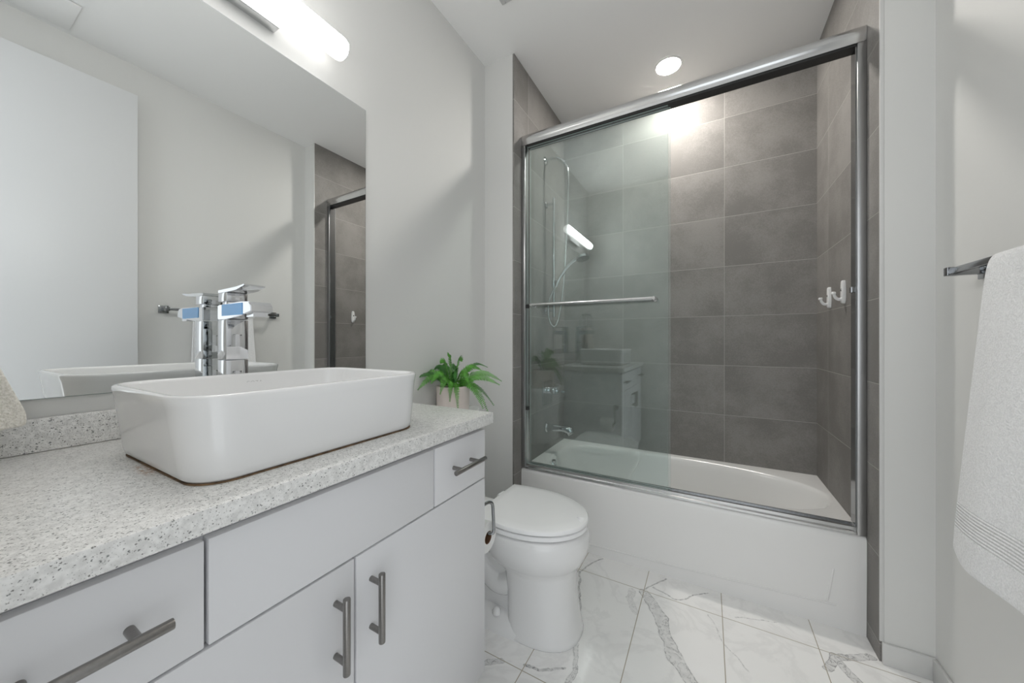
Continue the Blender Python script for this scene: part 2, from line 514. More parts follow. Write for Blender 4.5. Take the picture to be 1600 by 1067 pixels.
def thing(name, label, cat, loc, group=None):
    o = bpy.data.objects.new(name, None)
    o.empty_display_size = 0.05
    COL.objects.link(o)
    o.location = loc
    ORG[o.name] = Vector(loc)
    o['label'] = label; o['category'] = cat
    if group: o['group'] = group
    return o
def tag(o, label, cat, group=None):
    o['label'] = label; o['category'] = cat
    if group: o['group'] = group
    return o
def struct(o):
    o['kind'] = 'structure'
    return o
def box(x0, x1, y0, y1, z0, z1, bev=0.0, seg=2):
    return MB().box(x0, x1, y0, y1, z0, z1, bev, seg)
def rrect(cx, cy, a, b, r, z, k=8):
    """rounded rectangle ring in the XY plane"""
    pts = []
    for sx, sy, a0 in ((1, 1, 0), (-1, 1, 90), (-1, -1, 180), (1, -1, 270)):
        for i in range(k + 1):
            t = math.radians(a0 + 90 * i / k)
            pts.append(Vector((cx + sx * (a - r) + r * math.cos(t), cy + sy * (b - r) + r * math.sin(t), z)))
    return pts

# ------------------------------------------------------------------ the room
fl = struct(box(XM - 0.1, XR + 0.1, -1.3, YB + 0.1, -0.1, 0.0).build('floor', M['floor'], smooth=False))
ce = struct(box(XM - 0.1, XR + 0.1, YD - 0.1, YB + 0.1, ZC, ZC + 0.1).build('ceiling', M['ceil'], smooth=False))
struct(box(XM - 0.1, XM, YD, YS, 0, ZC).build('wall_left', M['paint'], smooth=False))
struct(box(XM - 0.1, XL - 0.010, YS, YB + 0.1, 0, ZC).build('wall_left_return', M['paint'], smooth=False))
struct(box(XR, XR + 0.1, YD, YSR, 0, ZC).build('wall_right', M['paint'], smooth=False))
struct(box(XT + 0.010, XR + 0.1, YSR, YB + 0.1, 0, ZC, 0.002).build('wall_right_return', M['paint'], smooth=False))
struct(box(XL, XT, YB, YB + 0.1, 0, ZC).build('wall_alcove_back', M['tile_back'], smooth=False))
struct(box(XL - 0.010, XL, YS + 0.002, YB + 0.1, 0, ZC).build('wall_alcove_left', M['tile_left'], smooth=False))
struct(box(XT, XT + 0.010, YSR + 0.004, YB + 0.1, 0, ZC).build('wall_alcove_right', M['tile_right'], smooth=False))
struct(box(XT - 0.001, XT + 0.010, YSR - 0.002, YSR + 0.004, 0.075, ZC - 0.001, 0.001).build('trim_1', M['base']))
DW0, DW1, DWH = -0.30, 0.615, 2.60
mb = box(XM - 0.1, DW0, YD - 0.1, YD, 0, ZC)
mb.box(DW1, XR + 0.1, YD - 0.1, YD, 0, ZC).box(DW0, DW1, YD - 0.1, YD, DWH, ZC)
struct(mb.build('wall_doorway', M['paint'], smooth=False))
# baseboards
def baseboard(name, x0, x1, y0, y1):
    struct(box(x0, x1, y0, y1, 0, 0.076, 0.003).build(name, M['base']))
baseboard('baseboard_right', XR - 0.012, XR, YD + 0.001, YSR - 0.0125)
baseboard('baseboard_right_return', XT + 0.004, XR, YSR - 0.012, YSR)
baseboard('baseboard_left', XM, XM + 0.012, 0.90, YS - 0.0125)
baseboard('baseboard_left_return', XM, XL - 0.012, YS - 0.012, YS)

# open door leaf, flat in front of the towel wall (only the mirror shows it)
d = struct(box(0.567, 0.607, YD + 0.012, 0.700, 0.012, 2.565, 0.002).build('door_1', M['doorpaint'], loc=(0.587, YD + 0.012, 0.012)))
mb = MB().cyl((0.567, 0.635, 0.93), (0.552, 0.635, 0.93), 0.026, n=24, bev=0.002).cyl((0.553, 0.635, 0.93), (0.523, 0.635, 0.93), 0.009)
mb.box(0.513, 0.527, 0.52, 0.645, 0.922, 0.938, 0.003)
mb.build('door_handle', M['nickel'], d)

# ------------------------------------------------------------------ ceiling fittings
t = thing('recessed_light', 'round recessed downlight glowing white in the ceiling above the tub', 'ceiling light', (-0.207, 2.28, ZC))
MB().lathe([(0.0655, -0.0005), (0.0655, -0.003), (0.068, -0.005), (0.078, -0.004), (0.080, -0.0005)], (-0.207, 2.28, ZC), n=48, cap0=False, cap1=False).build('trim_ring', M['plastic'], t)
MB().lathe([(0.0650, -0.0005), (0.0650, -0.002), (0.060, -0.003)], (-0.207, 2.28, ZC), n=48).build('lens', M['lens'], t)

def ceiling_grille(name, label, x0, x1, y0, y1, n):
    t = thing(name, label, 'ceiling vent', ((x0 + x1) / 2, (y0 + y1) / 2, ZC))
    mb = MB()
    w = 0.022
    mb.box(x0, x0 + w, y0, y1, ZC - 0.012, ZC - 0.0005, 0.002).box(x1 - w, x1, y0, y1, ZC - 0.012, ZC - 0.0005, 0.002)
    mb.box(x0 + w, x1 - w, y0, y0 + w, ZC - 0.012, ZC - 0.0005, 0.002).box(x0 + w, x1 - w, y1 - w, y1, ZC - 0.012, ZC - 0.0005, 0.002)
    mb.build('frame', M['ventwhite'], t)
    mb = MB()
    for k in range(n):
        y = y0 + w + (y1 - y0 - 2 * w) * (k + 0.5) / n
        mb.box(x0 + w, x1 - w, y - 0.004, y + 0.004, ZC - 0.009, ZC - 0.003)
    mb.build('louvre', M['ventwhite'], t)
    box(x0 + w, x1 - w, y0 + w, y1 - w, ZC - 0.0025, ZC - 0.0005).build('backing', M['black'], t)
    return t
ceiling_grille('air_vent', 'small white ceiling air vent cut by the top edge, above the toilet', -0.874, -0.62, 1.31, 1.459, 9)
t = thing('exhaust_fan', 'flat square ceiling fan cover seen only in the mirror', 'ceiling fan cover', (0.49, 0.33, ZC))
box(0.362, 0.620, 0.20, 0.457, ZC - 0.010, ZC - 0.004, 0.001).build('cover', M['ceil'], t)
box(0.372, 0.610, 0.21, 0.447, ZC - 0.004, ZC - 0.0003).build('housing', M['ventwhite'], t)

# ------------------------------------------------------------------ vanity
VY0, VY1 = -0.012, 0.886
t = thing('vanity_cabinet', 'white flat-front vanity cabinet with bar pulls under the quartz counter', 'cabinet', (-0.88, 0.437, 0.0))
mb = MB()
T = 0.018
zc0, zc1 = 0.135, 0.888
xb, xf = XM + 0.002, XF - T - 0.001
mb.box(xb, xf, VY0, VY0 + T, zc0, zc1).box(xb, xf, VY1 - T, VY1, zc0, zc1)
mb.box(xb, xf, VY0 + T, VY1 - T, zc0, zc0 + T).box(xb, xb + T, VY0 + T, VY1 - T, zc0 + T, zc1)
mb.box(xf - T, xf, VY0 + T, VY1 - T, zc1 - 0.03, zc1).box(xf - T, xf, VY0 + T, VY1 - T, 0.69, 0.75)
mb.box(xf - T, xf, 0.425, 0.451, zc0 + T, 0.69)
mb.build('carcass', M['lacquer'], t, smooth=False)
box(xb, -0.665, VY0 + 0.001, VY1 - 0.001, 0.0, zc0).build('plinth', M['lacquer'], t, smooth=False)
def bar_pull(parent, c, axis, half, post):
    """round bar pull standing off the front at x = XF"""
    xbar = XF + 0.032
    mb = MB()
    dv = Vector((0, half, 0)) if axis == 'Y' else Vector((0, 0, half))
    pv = Vector((0, post, 0)) if axis == 'Y' else Vector((0, 0, post))
    cc = Vector((xbar, c[0], c[1]))
    mb.cyl(cc - dv, cc + dv, 0.0065, n=20, bev=0.0012)
    for s in (-1, 1):
        q = cc + pv * s
        mb.cyl((XF - 0.0005, q.y, q.z), (xbar - 0.002, q.y, q.z), 0.0052, n=18)
    return mb.build('handle', M['nickel'], parent)
g_ = 0.0022
dz0, dz1 = 0.7265, 0.872
for y0, y1 in ((VY0, 0.209), (0.661, VY1)):
    dr = box(XF - T, XF, y0 + g_ * (y0 > 0), y1 - g_ * (y1 < 0.8), dz0, dz1, 0.0018).build('drawer', M['lacquer'], t)
    bar_pull(dr, ((y0 + y1) / 2, 0.802), 'Y', 0.068, 0.038)
box(XF - T, XF, 0.209 + g_, 0.661 - g_, dz0, dz1, 0.0018).build('false_drawer_front', M['lacquer'], t)
for y0, y1, hy in ((VY0, 0.438, 0.397), (0.438, VY1, 0.474)):
    dr = box(XF - T, XF, y0 + g_ * (y0 > 0), y1 - g_ * (y1 < 0.8), 0.137, 0.7225, 0.0018).build('door', M['lacquer'], t)
    bar_pull(dr, (hy, 0.614), 'Z', 0.068, 0.048)

tag(box(XM + 0.001, XCF, -0.032, 0.904, 0.8885, ZCT, 0.0025).build('countertop', M['quartz'], loc=(-0.87, 0.436, 0.8885)),
    'pale speckled quartz countertop on the white vanity', 'countertop')
tag(box(XM + 0.001, XM + 0.020, -0.032, 0.904, ZCT + 0.0005, 0.988, 0.002).build('backsplash', M['quartz_upstand'], loc=(XM + 0.01, 0.436, ZCT)),
    'low speckled quartz upstand along the wall under the mirror', 'backsplash')

# mirror
t = tag(box(XM + 0.005, XM + 0.006, 0.052, 0.9035, 1.0265, 2.0375).build('mirror', M['mirror'], loc=(XM + 0.003, 0.48, 1.026), smooth=False),
    'large frameless wall mirror above the vanity', 'mirror')
box(XM + 0.0005, XM + 0.005, 0.050, 0.905, 1.025, 2.039).build('backing', M['mirror_edge'], t, smooth=False)

# vanity light
LZ, LX, LR = 2.137, -1.0945, 0.0365
t = thing('vanity_light', 'horizontal lit white tube light on a chrome plate above the mirror', 'wall light', (XM, 0.437, LZ))
box(XM + 0.0005, XM + 0.034, 0.297, 0.577, LZ - 0.048, LZ + 0.030, 0.002).build('backplate', M['alu'], t)
MB().cyl((XM + 0.034, 0.437, LZ), (LX - LR + 0.006, 0.437, LZ), 0.012, n=20).build('stem', M['chrome'], t)
L0, L1 = 0.110, 0.766
MB().lathe([(LR - 0.012, L0 + 0.012), (LR - 0.003, L0 + 0.0135), (LR, L0 + 0.018), (LR, L1 - 0.018), (LR - 0.003, L1 - 0.008), (LR - 0.012, L1 - 0.002), (LR - 0.024, L1)], (LX, 0, LZ), 'Y', n=40).build('tube', M['tube'], t)
MB().lathe([(LR - 0.020, L0), (LR - 0.006, L0), (LR - 0.003, L0 + 0.003), (LR - 0.003, L0 + 0.013)], (LX, 0, LZ), 'Y', n=40).build('end_cap', M['chrome'], t)

# ------------------------------------------------------------------ vessel sink
SX0, SX1, SY0, SY1 = -1.022, -0.638, 0.196, 0.686
scx, scy = (SX0 + SX1) / 2, (SY0 + SY1) / 2
sa, sb = (SX1 - SX0) / 2, (SY1 - SY0) / 2
ST = 1.060
t = thing('vessel_sink', 'white rectangular ceramic vessel sink standing on the quartz counter', 'sink', (scx, scy, ZCT))
def sr(da, r, z, db=None):
    return rrect(scx, scy, sa - da, sb - (da if db is None else db), r, z, 10)
rings = [sr(0.030, 0.042, ZCT + 0.0015, 0.040), sr(0.015, 0.050, ZCT + 0.002, 0.025), sr(0.0095, 0.056, ZCT + 0.007, 0.020), sr(0.0075, 0.060, ZCT + 0.018, 0.0165),
         sr(0.002, 0.070, ST - 0.020, 0.004), sr(0.0, 0.072, ST - 0.006, 0.0005), sr(0.0015, 0.0705, ST - 0.002), sr(0.005, 0.067, ST),
         sr(0.009, 0.063, ST), sr(0.0125, 0.0595, ST - 0.002), sr(0.014, 0.058, ST - 0.007), sr(0.022, 0.048, ST - 0.075, 0.032),
         sr(0.034, 0.046, ST - 0.103, 0.046), sr(0.060, 0.045, ST - 0.113, 0.075), sr(0.12, 0.03, ST - 0.117, 0.14)]
MB().loft(rings).build('basin', M['ceramic'], t, angle=50)
MB().lathe([(0.031, 0.0), (0.031, 0.003), (0.026, 0.005), (0.0, 0.0055)], (scx, scy, ST - 0.117), n=32, cap1=False).build('drain', M['chrome'], t)
MB().loft([sr(0.0235, 0.046, ZCT + 0.0002, 0.034), sr(0.0112, 0.052, ZCT + 0.0004, 0.0218), sr(0.0108, 0.052, ZCT + 0.0024, 0.0214), sr(0.0235, 0.046, ZCT + 0.0026, 0.034)]).build('sealant_bead', M['rust'], t)['label'] = 'brown stained sealant line'
# small worn maker's print on the inner back wall
fc = bpy.data.curves.new('maker_print', 'FONT')
fc.body = 'COZA'
fc.size = 0.011; fc.extrude = 0.0001; fc.space_character = 1.25; fc.align_x = 'CENTER'
fo = bpy.data.objects.new('maker_print_curve', fc)
COL.objects.link(fo)
bpy.context.view_layer.update()
me = bpy.data.meshes.new_from_object(fo.evaluated_get(bpy.context.evaluated_depsgraph_get()))
bpy.data.objects.remove(fo)
tilt = Matrix.Translation((SX0 + 0.0162, 0.452, ST - 0.027)) @ Matrix.Rotation(math.radians(90), 4, 'Z') @ Matrix.Rotation(math.radians(84), 4, 'X')
me.transform(tilt); me.transform(Matrix.Translation(-ORG[t.name]))
me.materials.append(M['ink'])
fo = bpy.data.objects.new('maker_print', me); COL.objects.link(fo); fo.parent = t

# ------------------------------------------------------------------ faucet
FY, FXc = 0.441, -1.093
t = thing('faucet', 'tall square chrome waterfall faucet behind the vessel sink', 'faucet', (FXc, FY, ZCT))
h = 0.0245
mb = MB().box(FXc - h - 0.002, FXc + h + 0.002, FY - h - 0.002, FY + h + 0.002, ZCT + 0.0003, ZCT + 0.006, 0.001)
mb.box(FXc - h, FXc + h, FY - h, FY + h, ZCT + 0.006, 1.092, 0.0015)
mb.box(FXc - h, FXc + h, FY - h, FY + h, 1.093, 1.196, 0.0015)
mb.build('column', M['chrome'], t)
mb = MB()
pr = [(FXc - h, 1.197), (FXc - h, 1.234), (-1.00, 1.238), (-0.957, 1.236), (-0.947, 1.228), (-0.945, 1.212), (-0.985, 1.205), (FXc + h + 0.004, 1.197)]
mb.prism([(x, FY - h, z) for x, z in pr], (0, 2 * h, 0))
bmesh.ops.bevel(mb.bm, geom=mb.bm.edges[:], offset=0.0015, segments=2, affect='EDGES')
mb.box(-0.985, -0.952, FY - 0.016, FY + 0.016, 1.200, 1.212)
mb.build('spout', M['chrome'], t)
box(FXc - h + 0.026, -0.985, FY - h - 0.0010, FY - h - 0.0002, 1.2055, 1.2345).build('painted_reflection', M['spout_reflection'], t)['label'] = 'painted blue reflection on the side of the spout'  # thin added sheet, a blue reflection put in as colour
mb = MB().box(FXc - 0.017, FXc + 0.017, FY - 0.017, FY + 0.017, 1.2345, 1.243, 0.001)
mb.box(FXc - 0.0235, FXc + 0.0235, FY - 0.0235, FY + 0.0235, 1.243, 1.266, 0.0015)
pr = [(FXc - 0.0235, 1.2662), (FXc - 0.0235, 1.273), (-1.02, 1.276), (-0.980, 1.280), (-0.980, 1.2765), (-1.02, 1.2685), (FXc + 0.0235, 1.2662)]
mb.prism([(x, FY - 0.0235, z) for x, z in pr], (0, 0.047, 0))
mb.build('handle', M['chrome'], t)

# ------------------------------------------------------------------ toilet
TY = 1.300
t = thing('toilet', 'white elongated toilet with closed lid between vanity and tub', 'toilet', (-0.78, TY, 0.0))
N = 56
def egg(xc, af, ab, w, z, nf=2.0, nb=3.2):
    pts = []
    for k in range(N):
        th = 2 * PI * k / N
        c, s_ = math.cos(th), math.sin(th)
        n = nf if c > 0 else nb
        a = af if c > 0 else ab
        pts.append(Vector((xc + a * math.copysign(abs(c) ** (2 / n), c), TY + w * math.copysign(abs(s_) ** (2 / n), s_), z)))
    return pts
mb = MB()
rings = [egg(-0.62, 0.18, 0.16, 0.14, 0.4075), egg(-0.62, 0.208, 0.185, 0.174, 0.4075), egg(-0.62, 0.216, 0.19, 0.181, 0.401), egg(-0.62, 0.2205, 0.19, 0.1845, 0.385),
         egg(-0.62, 0.2215, 0.19, 0.185, 0.350), egg(-0.62, 0.216, 0.185, 0.180, 0.325), egg(-0.62, 0.206, 0.17, 0.170, 0.298),
         egg(-0.62, 0.192, 0.15, 0.156, 0.278), egg(-0.62, 0.180, 0.12, 0.144, 0.262), egg(-0.62, 0.172, 0.10, 0.135, 0.240, 2.2),
         egg(-0.62, 0.170, 0.090, 0.130, 0.16, 2.4), egg(-0.62, 0.180, 0.085, 0.134, 0.07, 2.4), egg(-0.62, 0.193, 0.08, 0.141, 0.016, 2.4), egg(-0.62, 0.196, 0.08, 0.143, 0.004, 2.4), egg(-0.62, 0.193, 0.08, 0.140, 0.0, 2.4)]
mb.loft(rings)
fr = [egg(-0.72, 0.275, 0.30, 0.147, 0.0, 2.2, 4), egg(-0.72, 0.272, 0.298, 0.145, 0.024, 2.2, 4), egg(-0.72, 0.245, 0.28, 0.132, 0.048, 2.2, 4), egg(-0.72, 0.18, 0.23, 0.10, 0.060, 2.2, 4)]
mb.loft(fr)
def xring(x, w, z0, z1):
    return [Vector((x, TY + yy, zz)) for yy, zz in ((-w, z0), (w, z0), (w * 1.02, (z0 + z1) / 2), (w, z1), (-w, z1), (-w * 1.02, (z0 + z1) / 2))]
mb.loft([xring(-1.03, 0.075, 0.045, 0.400), xring(-0.90, 0.075, 0.045, 0.385), xring(-0.75, 0.085, 0.045, 0.37), xring(-0.62, 0.09, 0.045, 0.36)])
for s in (-1, 1):
    mb.tube([(-0.66, TY + s * 0.060, 0.20), (-0.74, TY + s * 0.066, 0.15), (-0.82, TY + s * 0.066, 0.19), (-0.89, TY + s * 0.066, 0.27), (-0.96, TY + s * 0.064, 0.24), (-0.99, TY + s * 0.064, 0.06)], 0.048, n=18, smooth=6)
    mb.lathe([(0.017, 0.055), (0.017, 0.066), (0.010, 0.077), (0.0, 0.079)], (-0.735, TY + s * 0.118, 0.0), n=20, cap1=False)
mb.box(-1.04, -0.78, TY - 0.085, TY + 0.085, 0.362, 0.402, 0.008)
mb.build('bowl', M['ceramic'], t, angle=60)
def lid_ring(ins, z, x0=-0.815, x1=-0.402):
    """outline of an elongated seat: straight back edge, egg front"""
    pts = []
    L = x1 - x0 - ins
    n = 40
    up = []
    for i in range(n + 1):
        s_ = 0.5 - 0.5 * math.cos(PI * i / n)
        x = x0 + ins + (L - ins) * s_
        hw = 0.186 * (math.sqrt(max(0, 1 - ((s_ - 0.40) / 0.60) ** 2)) if s_ > 0.40 else 1 - 0.10 * ((0.40 - s_) / 0.40) ** 2) - ins
        up.append((x, max(hw, 0)))
    for x, hw in up[:-1]:
        pts.append(Vector((x, TY - hw, z)))
    pts.append(Vector((up[-1][0], TY, z)))
    for x, hw in reversed(up[:-1]):
        pts.append(Vector((x, TY + hw, z)))
    return pts
MB().loft([lid_ring(0.016, 0.4135), lid_ring(0.006, 0.4135), lid_ring(0.003, 0.416), lid_ring(0.003, 0.429), lid_ring(0.006, 0.4315), lid_ring(0.016, 0.4315)]).build('seat', M['seat'], t)
MB().loft([lid_ring(0.012, 0.4370), lid_ring(0.002, 0.4370), lid_ring(0.0, 0.439), lid_ring(0.0, 0.446), lid_ring(0.003, 0.4515), lid_ring(0.010, 0.4545), lid_ring(0.04, 0.4565), lid_ring(0.10, 0.4575)]).build('lid', M['seat'], t)
for s in (-1, 1):
    MB().cyl((-0.828, TY + s * 0.075 - 0.022, 0.428), (-0.828, TY + s * 0.075 + 0.022, 0.428), 0.014, n=18, bev=0.002).box(-0.842, -0.815, TY + s * 0.075 - 0.02, TY + s * 0.075 + 0.02, 0.403, 0.428).build('hinge', M['seat'], t)
def tank_ring(o, z):
    pts = [Vector((XM + 0.006 - 0 * o, TY + 0.192 + o, z)), Vector((XM + 0.006, TY - 0.192 - o, z))]
    for k in range(21):
        u = -1 + 2 * k / 20
        pts.append(Vector((-1.032 + 0.067 * (1 - abs(u) ** 2.2) + o, TY + u * (0.192 + o), z)))
    return pts
MB().loft([tank_ring(-0.02, 0.4035), tank_ring(-0.012, 0.43), tank_ring(-0.006, 0.765)]).build('tank', M['ceramic'], t, angle=40)
MB().loft([tank_ring(-0.003, 0.7655), tank_ring(0.002, 0.768), tank_ring(0.002, 0.792), tank_ring(-0.004, 0.800)]).build('tank_lid', M['ceramic'], t, angle=40)
mb = MB().cyl((-0.978, TY - 0.13, 0.70), (-0.972 + 0.01, TY - 0.13, 0.70), 0.012, n=18, bev=0.002)
mb.tube([(-0.965, TY - 0.13, 0.70), (-0.955, TY - 0.10, 0.697), (-0.950, TY - 0.06, 0.690)], 0.006, n=12, smooth=5)
mb.build('flush_lever', M['chrome'], t)

# ------------------------------------------------------------------ toilet paper
t = thing('toilet_paper_holder', 'bent chrome wire paper holder on the vanity side by the toilet', 'toilet paper holder', (-0.645, 0.886, 0.605))
MB().lathe([(0.022, 0.0005), (0.022, 0.005), (0.018, 0.008), (0.0, 0.009)], (-0.640, 0.886, 0.607), 'Y', n=28, cap1=False).build('wall_plate', M['darkchrome'], t)
wp = [(-0.640, 0.893, 0.607), (-0.636, 0.945, 0.607), (-0.633, 0.967, 0.606), (-0.630, 0.980, 0.600), (-0.628, 0.985, 0.588), (-0.626, 0.985, 0.56), (-0.624, 0.985, 0.520),
      (-0.6235, 0.984, 0.506), (-0.627, 0.981, 0.4995), (-0.640, 0.976, 0.498), (-0.67, 0.975, 0.498), (-0.745, 0.975, 0.498)]
MB().tube(wp, 0.0055, n=14, smooth=4).build('wire_arm', M['darkchrome'], t)
t = thing('toilet_paper_roll', 'white toilet paper roll hanging on the wire holder beside the vanity', 'toilet paper roll', (-0.687, 0.975, 0.4845))
RC = (0, 0.975, 0.4845)
MB().lathe([(0.0205, -0.735), (0.047, -0.735), (0.049, -0.733), (0.049, -0.641), (0.047, -0.639), (0.0205, -0.639)], RC, 'X', n=48, cap0=False, cap1=False).build('paper', M['paper'], t)
MB().lathe([(0.0190, -0.7352), (0.0204, -0.7352), (0.0204, -0.6388), (0.0190, -0.6388), (0.0190, -0.7352)], RC, 'X', n=48, cap0=False, cap1=False).build('cardboard_core', M['card'], t)

# ------------------------------------------------------------------ fern on the toilet tank
PX, PY, PZ = -1.071, 1.325, 0.8003
t = thing('potted_fern', 'green fern in a pale pink pot on the toilet tank', 'potted plant', (PX, PY, PZ))
PH = 0.125
MB().lathe([(0.072, 0.0), (0.076, 0.003), (0.079, 0.06), (0.080, PH - 0.002), (0.0785, PH), (0.0735, PH), (0.0725, PH - 0.004), (0.0715, PH - 0.022)], (PX, PY, PZ), n=48, cap1=False).build('pot', M['pot'], t)
MB().lathe([(0.0710, PH - 0.03), (0.0710, PH - 0.014), (0.03, PH - 0.009), (0.0, PH - 0.008)], (PX, PY, PZ), n=30, cap1=False).build('soil', M['soil'], t)
def frond(az, length, rise, droop, width, mat, r0=0.018, rng=None, roll=0.75):
    """one arching fern frond: a thin stem with two rows of narrow folded leaflets"""
    dirh = Vector((math.cos(az), math.sin(az), 0))
    side = Vector((-math.sin(az), math.cos(az), 0))
    if side.dot(Vector((0.6, -0.8, 0))) < 0:
        side = -side                      # side = the leaflet row that hangs lower
    P = []
    n = 22
    start = Vector((PX, PY, PZ + PH - 0.010)) + dirh * r0
    for i in range(n + 1):
        s = i / n
        P.append(start + dirh * (length * (0.18 * s + 0.82 * s ** 1.1)) + Vector((0, 0, rise * math.sin(min(1.0, s * 1.25) * PI / 2) - droop * s ** 2.2)))
    mbx = MB()
    mbx.tube(P, 0.0016, n=6, rs=(0.0020, 0.0006))
    b = mbx.bm
    for i in range(2, n + 1):
        s = i / n
        for sub in (0.0, 0.5):
            if i == n and sub: continue
            p = P[i].lerp(P[min(i + 1, n)], sub)
            tan = (P[min(i + 1, n)] - P[i - 1]).normalized()
            up = (Vector((0, 0, 1)) - tan * tan.z)
            up = up.normalized() if up.length > 0.15 else -dirh
            sd = (side - tan * side.dot(tan)).normalized()
            low = (sd * math.cos(roll) - up * math.sin(roll)).normalized()
            nm = (up * math.cos(roll) + sd * math.sin(roll)).normalized()
            wl = width * (math.sin(PI * min(1, 0.14 + 0.88 * s ** 0.8)) ** 0.6) * rng.uniform(0.86, 1.1)
            wl = max(wl, 0.005)
            for sg in (-1, 1):
                o = (low * sg * 0.90 + tan * rng.uniform(0.34, 0.50) - nm * rng.uniform(-0.05, 0.22)).normalized()
                hw = tan * (0.0020 + 0.0006 * (1 - s))
                q0, q1, q2 = p, p + o * wl * 0.55 + nm * 0.0012, p + o * wl - nm * wl * 0.08
                v = [b.verts.new(q0 - hw * 0.6), b.verts.new(q1 - hw), b.verts.new(q2), b.verts.new(q1 + hw), b.verts.new(q0 + hw * 0.6), b.verts.new(q1 - nm * 0.0012)]
                b.faces.new((v[0], v[1], v[5])); b.faces.new((v[1], v[2], v[5])); b.faces.new((v[5], v[2], v[3])); b.faces.new((v[0], v[5], v[4])); b.faces.new((v[4], v[5], v[3]))
    mbx.build('frond', mat, t, smooth=False)
rng = random.Random(3)
R_ = math.radians
FR = [  # azimuth (0 = towards +X), length, rise, droop, leaflet length, dark
    (-146, 0.165, 0.105, 0.062, 0.026, 0), (-128, 0.150, 0.085, 0.030, 0.024, 1), (-165, 0.09, 0.12, 0.04, 0.024, 1),
    (36, 0.215, 0.100, 0.072, 0.028, 0), (26, 0.205, 0.075, 0.060, 0.026, 0),
    (-42, 0.125, 0.070, 0.175, 0.022, 0), (-58, 0.10, 0.075, 0.120, 0.026, 0), (-75, 0.12, 0.09, 0.10, 0.026, 0),
    (14, 0.160, 0.070, 0.178, 0.026, 0), (3, 0.150, 0.065, 0.150, 0.024, 0), (22, 0.18, 0.05, 0.13, 0.016, 1), (62, 0.17, 0.13, 0.04, 0.014, 1),
    (-95, 0.12, 0.11, 0.075, 0.026, 0), (120, 0.08, 0.13, 0.06, 0.024, 1), (-20, 0.06, 0.165, 0.035, 0.026, 0),
    (-70, 0.045, 0.172, 0.02, 0.024, 0), (-110, 0.05, 0.150, 0.03, 0.028, 0), (-15, 0.10, 0.12, 0.09, 0.028, 0), (-112, 0.16, 0.09, 0.085, 0.026, 0),
    (48, 0.12, 0.12, 0.04, 0.028, 0), (-45, 0.08, 0.12, 0.08, 0.028, 1), (175, 0.07, 0.13, 0.05, 0.024, 1)]
for az, L, ri, dr_, w, dk in FR:
    frond(R_(az), L, ri, dr_, w, M['leaf2'] if dk else M['leaf'], rng=rng)

# ------------------------------------------------------------------ bathtub
t = thing('bathtub', 'white alcove bathtub with a plain apron behind sliding glass', 'bathtub', (-0.2175, 2.186, 0.0))
tx0, tx1, ty0, ty1 = XL + 0.001, XT - 0.001, YT, YB - 0.001
tcx, tcy, ta, tb = (tx0 + tx1) / 2, (ty0 + ty1) / 2, (tx1 - tx0) / 2, (ty1 - ty0) / 2
NP = 200
per = []
for k in range(NP):
    s = k / NP * 4
    e, f = int(s), s - int(s)
    u, v = {0: (1, -1 + 2 * f), 1: (1 - 2 * f, 1), 2: (-1, 1 - 2 * f), 3: (-1 + 2 * f, -1)}[e]
    per.append((u, v))
def sq_ring(cx, cy, a, b, z, n=None, nl=None):
    """rectangle (n None) or superellipse ring with matching points; nl = other exponent on the -X half"""
    pts = []
    for u, v in per:
        if n is None:
            pts.append(Vector((cx + a * u, cy + b * v, z)))
        else:
            nn = nl if (nl and u < 0) else n
            r = (abs(u) ** nn + abs(v) ** nn) ** (-1 / nn)
            pts.append(Vector((cx + a * u * r, cy + b * v * r, z)))
    return pts
def frect(inset, z):
    return sq_ring(tcx, tcy + inset / 2, ta, tb - inset / 2, z)
OX, OY, OA, OB = -0.192, 2.203, 0.695, 0.288
rings = [frect(0.004, 0.0), frect(0.002, 0.06), frect(0.0, 0.30), frect(0.0, 0.362), frect(0.002, 0.373), frect(0.008, 0.381), frect(0.016, 0.384), frect(0.03, 0.385),
         sq_ring(OX, OY, OA + 0.014, OB + 0.012, 0.385, 2.35, 4.2), sq_ring(OX, OY, OA + 0.006, OB + 0.005, 0.3835, 2.35, 4.2), sq_ring(OX, OY, OA - 0.002, OB - 0.001, 0.378, 2.35, 4.2), sq_ring(OX, OY, OA - 0.010, OB - 0.007, 0.366, 2.35, 4.2),
         sq_ring(OX - 0.004, OY, OA - 0.020, OB - 0.012, 0.34, 2.35, 4.2), sq_ring(OX - 0.03, OY, OA - 0.070, OB - 0.030, 0.20, 2.7, 4.0), sq_ring(OX - 0.06, OY, OA - 0.130, OB - 0.055, 0.11, 2.8, 4.0),
         sq_ring(OX - 0.07, OY, OA - 0.19, OB - 0.10, 0.078, 2.8, 4.0), sq_ring(OX - 0.08, OY, OA - 0.40, OB - 0.2, 0.07, 2.8, 4.0)]
mb = MB().loft(rings)
mb.tube([(-0.93, YT + 0.0022, 0.035), (-0.54, YT + 0.0022, 0.048), (-0.10, YT + 0.0018, 0.064), (0.405, YT + 0.0015, 0.092), (0.415, YT + 0.0015, 0.098), (0.425, YT + 0.0012, 0.16), (0.436, YT + 0.0030, 0.235)], 0.0036, n=12, smooth=4)
mb.build('shell', M['acrylic'], t, angle=40)
MB().lathe([(0.036, -0.004), (0.036, 0.010), (0.032, 0.016), (0.0, 0.018)], (-0.868, 2.085, 0.340), 'X', n=36, cap1=False).box(-0.856, -0.846, 2.079, 2.091, 0.318, 0.345, 0.002).build('overflow_cover', M['chrome'], t)
MB().lathe([(0.033, 0.0), (0.033, 0.004), (0.0, 0.006)], (-0.62, OY, 0.0735), n=32, cap1=False).build('drain', M['chrome'], t)

